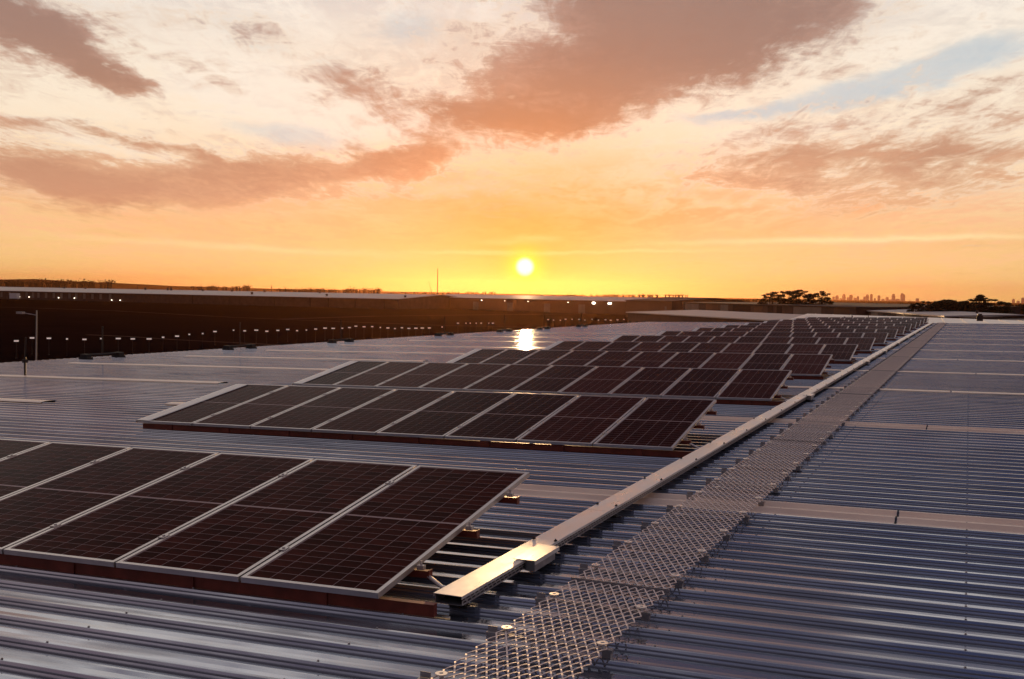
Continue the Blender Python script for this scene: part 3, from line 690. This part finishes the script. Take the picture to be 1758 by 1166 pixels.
# canopy with pale roof
t, Q, L = gable('flat_canopy', at(1078, 535.5, 330), at(1322, 543.5, 250), 22, -3.0, -2.1, 'long low flat building with a pale roof edge behind a row of lights', M_WALL, M_FROOF, .5, mono=True)
for i in range(16): opening(t, Q, L * (i + .2) / 16, L * (i + .55) / 16, GZ, -5.6, M_DOORD, 'bay')
# long shed behind the trees
t, Q, L = gable('factory_row', at(1172, 524.5, 420), at(1470, 528, 330), 60, -.25, .6, 'long factory row with alternating light and dark bays at right', M_WALL, M_WALL, .3, mono=True)
for f0, f1, m in ((.02, .12, M_DOOR), (.17, .25, M_WARM), (.27, .32, M_DOOR), (.35, .46, M_DOORD), (.48, .53, M_WARM), (.56, .59, M_DOORD), (.61, .64, M_DOORD), (.70, .84, M_DOOR), (.9, .97, M_WARM)):
    opening(t, Q, L * f0, L * f1, -6.5, -.7, m, 'bay_door')
t, Q, L = gable('low_shed', at(1370, 523.5, 500), at(1624, 540.5, 245), 30, -1.2, -.62, 'low shed with sloping pale roof and many openings in front of the dark trees', M_WALL, M_FROOF, .4)
for i in range(15): opening(t, Q, L * (i + .15) / 15, L * (i + .7) / 15, -6, -1.4, M_DOORD if i % 2 else M_DOOR, 'opening')
for i in range(7):
    pq = t.location + Q(L * (.25 + i / 9), 12, -.8); e = empty('roof_vent', pq, 'small dark ridge vent on the low shed before the trees', 'vent', 'vents on the low shed'); s = MB(); s.tube((0, 0, -.2), (0, 0, .45), .3, n=8); s.build('stack', M_POST, e); s = MB(); s.tube((0, 0, .451), (0, 0, .6), .45, .2, n=8); s.build('cowl', M_POST, e)
t, Q, L = gable('small_block', at(1648, 543, 230), at(1672, 543.5, 228), 8, -1.2, -1.0, 'small tan block under the right hand trees', M_DOOR, M_WALL, .2, mono=True)
opening(t, Q, L * .2, L * .45, GZ, -4, M_DOORD)
t, Q, L = gable('long_wall_block', at(1690, 545, 240), at(1820, 547.5, 225), 12, -1.7, -1.4, 'dark low block behind the pale roof at the right edge', M_WALL, M_DOOR, .2, mono=True)
opening(t, Q, L * .2, L * .35, -5, -2.4, M_DOORD)

# ------------------------------------------------------------------ yard lights
rc = random.Random(3)
row = [(28, 588), (55, 583), (84, 583), (115, 585), (145, 584), (174, 584), (203, 584), (228, 584), (256, 584), (280, 580.5), (304, 579), (325, 576.5), (348, 574.5), (369, 572), (401, 570), (420, 569.5), (440, 569), (458, 570), (477, 569), (494, 568), (510, 570), (526, 568), (542, 568), (558, 566), (572, 566), (587, 565), (600, 564.5), (611, 562), (625, 563), (639, 563.5), (653, 564), (666, 564.5), (678, 566), (690, 564.5), (702, 565), (714, 565.5), (725, 565), (737, 564.5), (759, 564)]
M_YARD = emis('lit_yard_light', (1.0, .74, .66), .42)
def yard_light_meshes():
    p_ = MB(); p_.tube((0, 0, 0), (0, 0, 2.3), .04, .03, n=6); p_.box(-.12, .12, -.12, .12, 0, .1)
    h_1 = MB(); h_1.box(-.30, .30, -.14, .14, 2.31, 2.50); h_2 = MB(); h_2.box(-.33, .33, -.17, .17, 2.505, 2.57)
    return p_.mesh('post', M_POST), h_1.mesh('lamp', M_YARD), h_2.mesh('hood', M_POST)
yl = yard_light_meshes()
def yard_light(px, py, label, group, sc=1.0):
    p = gp(px, py, GZ + 2.4); t = empty('yard_light', (p.x, p.y, GZ), label, 'yard light', group, math.atan2(p.y, p.x) + pi / 2)
    for m_ in yl: link(m_.name.split('.')[0], m_, t)
    t.scale = (sc, sc, 1)
for i, (x, y) in enumerate(row):
    yard_light(x, y - 2 + rc.uniform(-1, 1), 'small lit yard light in the long curving row across the dark yard', 'lights strung across the dark yard', rc.choice((.45, .6, .8, .9, 1.0, 1.15)))
for x in list(range(788, 852, 10)) + list(range(940, 1082, 11)):
    yard_light(x + rc.uniform(-2, 2), 555 if x < 900 else 549 + rc.uniform(-1, 1), 'tiny lit yard light in the orange lit field below the sun', 'lights in the orange lit field', rc.choice((.4, .6, .9)))
for i, x in enumerate((1152, 1160, 1168, 1176, 1186, 1197, 1222, 1235, 1245, 1255, 1267, 1285, 1300)):
    yard_light(x, 549.5 if x > 1200 else 545.5, 'tiny lit yard light in front of the flat canopy building', 'lights by the canopy', .6)

# ------------------------------------------------------------------ street lamp beyond the roof edge
p = at(59.5, 610, 62); e = empty('street_lamp', (p.x, p.y, GZ), 'tall pale street lamp with a side arm behind the left roof edge', 'street lamp')
M_POLE = mat('pale_lamp_pole', (.50, .45, .44), .5, .3)
top = at(63, 533, 62) - e.location; bot = Vector((top.x * 0, 0, 0)); arm = at(38, 537, 62) - e.location
s = MB(); s.tube((0, 0, 0), (top.x * .5, top.y * .5, top.z * .5), .055, .045, n=8); s.tube((top.x * .5, top.y * .5, top.z * .5), top, .045, .03, n=8); s.build('pole', M_POLE, e)
s = MB(); s.tube(top - Vector((0, 0, .25)), arm, .025, n=6); s.build('arm', M_POLE, e)
s = MB(); s.box(-.32, .1, -.1, .1, -.06, .05, Matrix.Translation(arm)); s.build('lamp_head', M_POLE, e)
p = at(43, 620, 30); e = empty('pole', (p.x, p.y, zr(-27)), 'short dark pole with a bracket at the left roof edge', 'pole'); q = at(45, 579, 30) - e.location
s = MB(); s.tube((0, 0, -.1), (0, 0, q.z * .55), .028, n=6); s.tube((0, 0, q.z * .55), (.03, 0, q.z), .022, n=6); s.build('shaft', M_POST, e)
s = MB(); s.box(-.05, .05, -.05, .05, q.z * .42, q.z * .5); s.build('bracket', M_POST, e)

# ------------------------------------------------------------------ cranes
p = at(751, 503, 1500); e = empty('lattice_mast', (p.x, p.y, GZ), 'thin tall lattice mast left of the sun on the horizon', 'mast')
hh = at(751, 461, 1500).z - GZ
s = MB()
for (a, b_) in ((-.5, -.5), (.5, -.5), (.5, .5), (-.5, .5)): s.tube((a, b_, 0), (a * .5, b_ * .5, hh), .16, .12, n=4)
s.build('leg_frame', M_POST, e); s = MB()
for i in range(24):
    z0, z1 = hh * i / 24, hh * (i + 1) / 24; f0, f1 = .5 - .25 * i / 24, .5 - .25 * (i + 1) / 24; g0 = 1 if i % 2 else -1
    s.tube((-f0 * g0, -f0, z0), (f1 * g0, -f1, z1), .09, n=4)
s.build('lattice', M_POST, e); s = MB(); s.tube((0, 0, hh), (0, 0, hh + 3), .08, .04, n=4); s.build('antenna', M_POST, e)
p = at(741, 503, 1480); e = empty('crane', (p.x, p.y, GZ), 'small crane with a leaning jib beside the lattice mast', 'crane'); q = at(735, 482, 1480) - e.location
z0 = at(741, 501, 1480).z - GZ
s = MB(); s.tube((0, 0, 0), (0, 0, z0), .3, n=6); s.build('tower', M_POST, e); s = MB(); s.tube((0, 0, z0), q, .28, .15, n=4); s.build('jib', M_POST, e)

# ------------------------------------------------------------------ trees
M_BARK = mat('gum_bark', (.06, .045, .04), .9, 0, .2, .3, 3)
M_LEAF = mat('gum_leaves', (.030, .034, .018), .75, 0, .25, .4, .5)
def gum(px, ptop, pbase, wpx, dist, label, dens=1.0, seed=1, tiers=5, gaps=.55):
    rr = random.Random(seed); k = dist / F
    base = at(px, pbase, dist); top = at(px, ptop, dist); t = empty('gum_tree', (base.x, base.y, GZ), label, 'tree', None)
    H = top.z - GZ; Wd = wpx * k; side = Vector((rt.x, rt.y, 0)).normalized(); dep = Vector((-side.y, side.x, 0))
    tr = MB(); cr = MB(); zc0 = base.z - GZ - 1.0
    zf = max(1.5, zc0 * .6); tr.tube((0, 0, 0), (0, 0, zf), .32, .24, n=7)
    clumps = []
    for i in range(int(tiers * 8 * dens)):
        h = zc0 + (H - zc0) * (rr.random() ** .8); rel = (h - zc0) / max(.1, H - zc0)
        sp = Wd / 2 * (1 - .62 * rel ** 2.2); a = rr.uniform(-1, 1) * sp; d = rr.uniform(-1, 1) * sp * .6
        c = side * a + dep * d + Vector((0, 0, h - .06 * Wd * rr.random())); clumps.append(c)
        mid = Vector((c.x * .35, c.y * .35, zf + (c.z - zf) * .5))
        tr.tube((c.x * .05, c.y * .05, zf * rr.uniform(.8, 1)), mid, .15, .09, n=5, cap=False); tr.tube(mid, c, .09, .03, n=5, cap=False)
    for c in clumps:
        rx = Wd * rr.uniform(.08, .15) * gaps * 1.7; rz = rx * rr.uniform(.28, .42)
        for _ in range(85):
            v = Vector((rr.gauss(0, .5), rr.gauss(0, .5), rr.gauss(0, .45)))
            if v.length > 1.25: continue
            q = c + Vector((v.x * rx, v.y * rx, v.z * rz)); sz = rr.uniform(.16, .34)
            n = Vector((rr.uniform(-1, 1), rr.uniform(-1, 1), rr.uniform(-1, 1))).normalized(); e1 = n.orthogonal().normalized(); e2 = n.cross(e1)
            cr.add([q - e1 * sz, q + e2 * sz * .45, q + e1 * sz, q - e2 * sz * .45], [(0, 1, 2, 3)])
    tr.build('trunk', M_BARK, t); cr.build('crown', M_LEAF, t)
    return t
gum(1324, 500.5, 523, 40, 380, 'leftmost gum tree of the open crowned group above the factory row', 1.0, 11)
gum(1352, 499, 523, 44, 385, 'gum tree second from the left above the factory row', 1.1, 12)
gum(1372, 496.5, 523, 40, 375, 'tallest gum tree in the middle of the group above the factory row', 1.0, 13)
gum(1392, 504, 523, 30, 380, 'small gum tree in the dip of the group above the factory row', .8, 17)
gum(1411, 499, 523, 36, 378, 'rightmost gum tree of the group above the factory row', 1.0, 14)
for i, (x, tp, w, dn, lab) in enumerate(((1568, 521, 26, .7, 'low gum at the left end of the dark tree mass on the right'), (1588, 516.5, 32, .9, 'second low gum from the left in the dark tree mass'), (1609, 517.5, 36, 2.2, 'dense gum third from the left in the dark tree mass'),
        (1630, 514.5, 40, 2.2, 'dense gum in the middle of the dark tree mass'), (1652, 517, 36, 2.0, 'dense gum just left of the tall tree in the dark mass'), (1680, 507, 38, 1.6, 'tallest dark gum of the right hand tree mass'), (1704, 512.5, 36, .9, 'gum just right of the tallest tree in the dark mass'), (1727, 518.5, 28, .7, 'small gum at the right end of the dark tree mass'))):
    gum(x, tp, 542, w, 300, lab, dn, 30 + i, 5, .55)
p = at(1760, 545, 290); gum(1762, 519, 545, 12, 290, 'slim dark tree cut off by the right edge of the picture', .6, 77)

# far tree line and low hills
M_FARL = mat('far_tree_leaves', (.035, .03, .02), .9, 0, .1, .3, .2)
s = MB(); rl = random.Random(5)
for (xa, xb, base, h0, dist, n) in ((-60, 190, 487, 6, 2600, 120), (330, 430, 494, 4, 2400, 30), (480, 655, 499.5, 4.5, 1900, 110), (690, 850, 503, 2.5, 1900, 50), (960, 1180, 508, 3.0, 1500, 80), (1180, 1320, 516, 3.2, 1200, 90), (1440, 1570, 523, 3, 1500, 60), (1730, 1800, 531, 8, 700, 40)):
    for i in range(n):
        px = rl.uniform(xa, xb); k = dist / F; c = at(px, base, dist); r = h0 * k * rl.uniform(.5, 1.0)
        for _ in range(26):
            v = Vector((rl.gauss(0, .8), rl.gauss(0, .8), abs(rl.gauss(0, .5)))) * r; q = c + v; sz = r * rl.uniform(.15, .35)
            nn_ = Vector((rl.uniform(-1, 1), rl.uniform(-1, 1), rl.uniform(-1, 1))).normalized(); e1 = nn_.orthogonal().normalized(); e2 = nn_.cross(e1)
            s.add([q - e1 * sz, q + e2 * sz * .6, q + e1 * sz, q - e2 * sz * .6], [(0, 1, 2, 3)])
        s.tube((c.x, c.y, GZ), (c.x, c.y, c.z + r * .4), r * .5, r * .3, n=5, cap=False)
tag(s.build('treeline', M_FARL), 'thin far tree line along the horizon', None, None, 'stuff')
s = MB(); vs = []; hp = [(-300, 479), (0, 480), (60, 479), (120, 483), (200, 486), (300, 491), (420, 494.5), (600, 499), (760, 502.5), (1000, 507)]
for (px, py) in hp:
    c = at(px, py, 5200); f_ = at(px, py, 4700); g2 = at(px, py, 5800); vs += [(f_.x, f_.y, GZ), (c.x, c.y, c.z), (g2.x, g2.y, GZ)]
s.add(vs, [(3 * i + j, 3 * i + 3 + j, 3 * i + 4 + j, 3 * i + 1 + j) for i in range(len(hp) - 1) for j in range(2)])
tag(s.build('hills', M_SOIL), 'low hazy hills on the left horizon', None, None, 'structure')

# ------------------------------------------------------------------ city skyline
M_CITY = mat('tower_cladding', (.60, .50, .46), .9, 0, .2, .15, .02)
towers = [(1431, 509), (1437, 507), (1444, 512), (1449, 505), (1456, 510), (1461, 506), (1468, 511), (1473, 508), (1479, 514), (1484, 509), (1489, 505.5), (1496, 504.5), (1502, 512), (1509, 507), (1516, 513), (1523, 510), (1534, 504.5), (1541, 513), (1549, 503.5), (1551, 505), (1562, 516), (1575, 512), (1740, 513), (1748, 516), (1756, 511), (1420, 514), (1413, 516), (1528, 514)]
rt_ = random.Random(9)
for i, (px, py) in enumerate(towers):
    dist = 13400 + rt_.uniform(-700, 700); tp = at(px, py, dist); k = dist / F; w = rt_.uniform(1.5, 2.6) * k / 1.0; h = tp.z - GZ
    lab = 'hazy tower of the far city skyline'
    if (px, py) == (1549, 503.5): lab = 'tallest hazy tower at the right of the city skyline'
    if (px, py) == (1534, 504.5): lab = 'slim hazy tower just left of the tallest skyline tower'
    e = empty('skyscraper', (tp.x, tp.y, GZ), lab, 'skyscraper', 'towers of the far city skyline', rt_.uniform(0, 1))
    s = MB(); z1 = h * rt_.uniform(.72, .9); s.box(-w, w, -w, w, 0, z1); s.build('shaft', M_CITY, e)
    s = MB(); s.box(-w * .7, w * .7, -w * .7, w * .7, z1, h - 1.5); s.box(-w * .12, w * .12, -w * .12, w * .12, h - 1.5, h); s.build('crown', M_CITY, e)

# ------------------------------------------------------------------ haze
hm = bpy.data.materials.new('evening_haze'); hm.use_nodes = True; t = hm.node_tree; t.nodes.clear()
pv = t.nodes.new('ShaderNodeVolumePrincipled'); pv.inputs['Color'].default_value = (.60, .25, .10, 1); pv.inputs['Density'].default_value = 4.0e-5; pv.inputs['Anisotropy'].default_value = .82
ou = t.nodes.new('ShaderNodeOutputMaterial'); t.links.new(pv.outputs[0], ou.inputs['Volume'])
s = MB(); s.box(-15900, 15900, -15900, 15900, GZ - 1, 190)
hz_o = tag(s.build('haze', hm), 'thin evening haze over the whole plain', None, None, 'stuff')
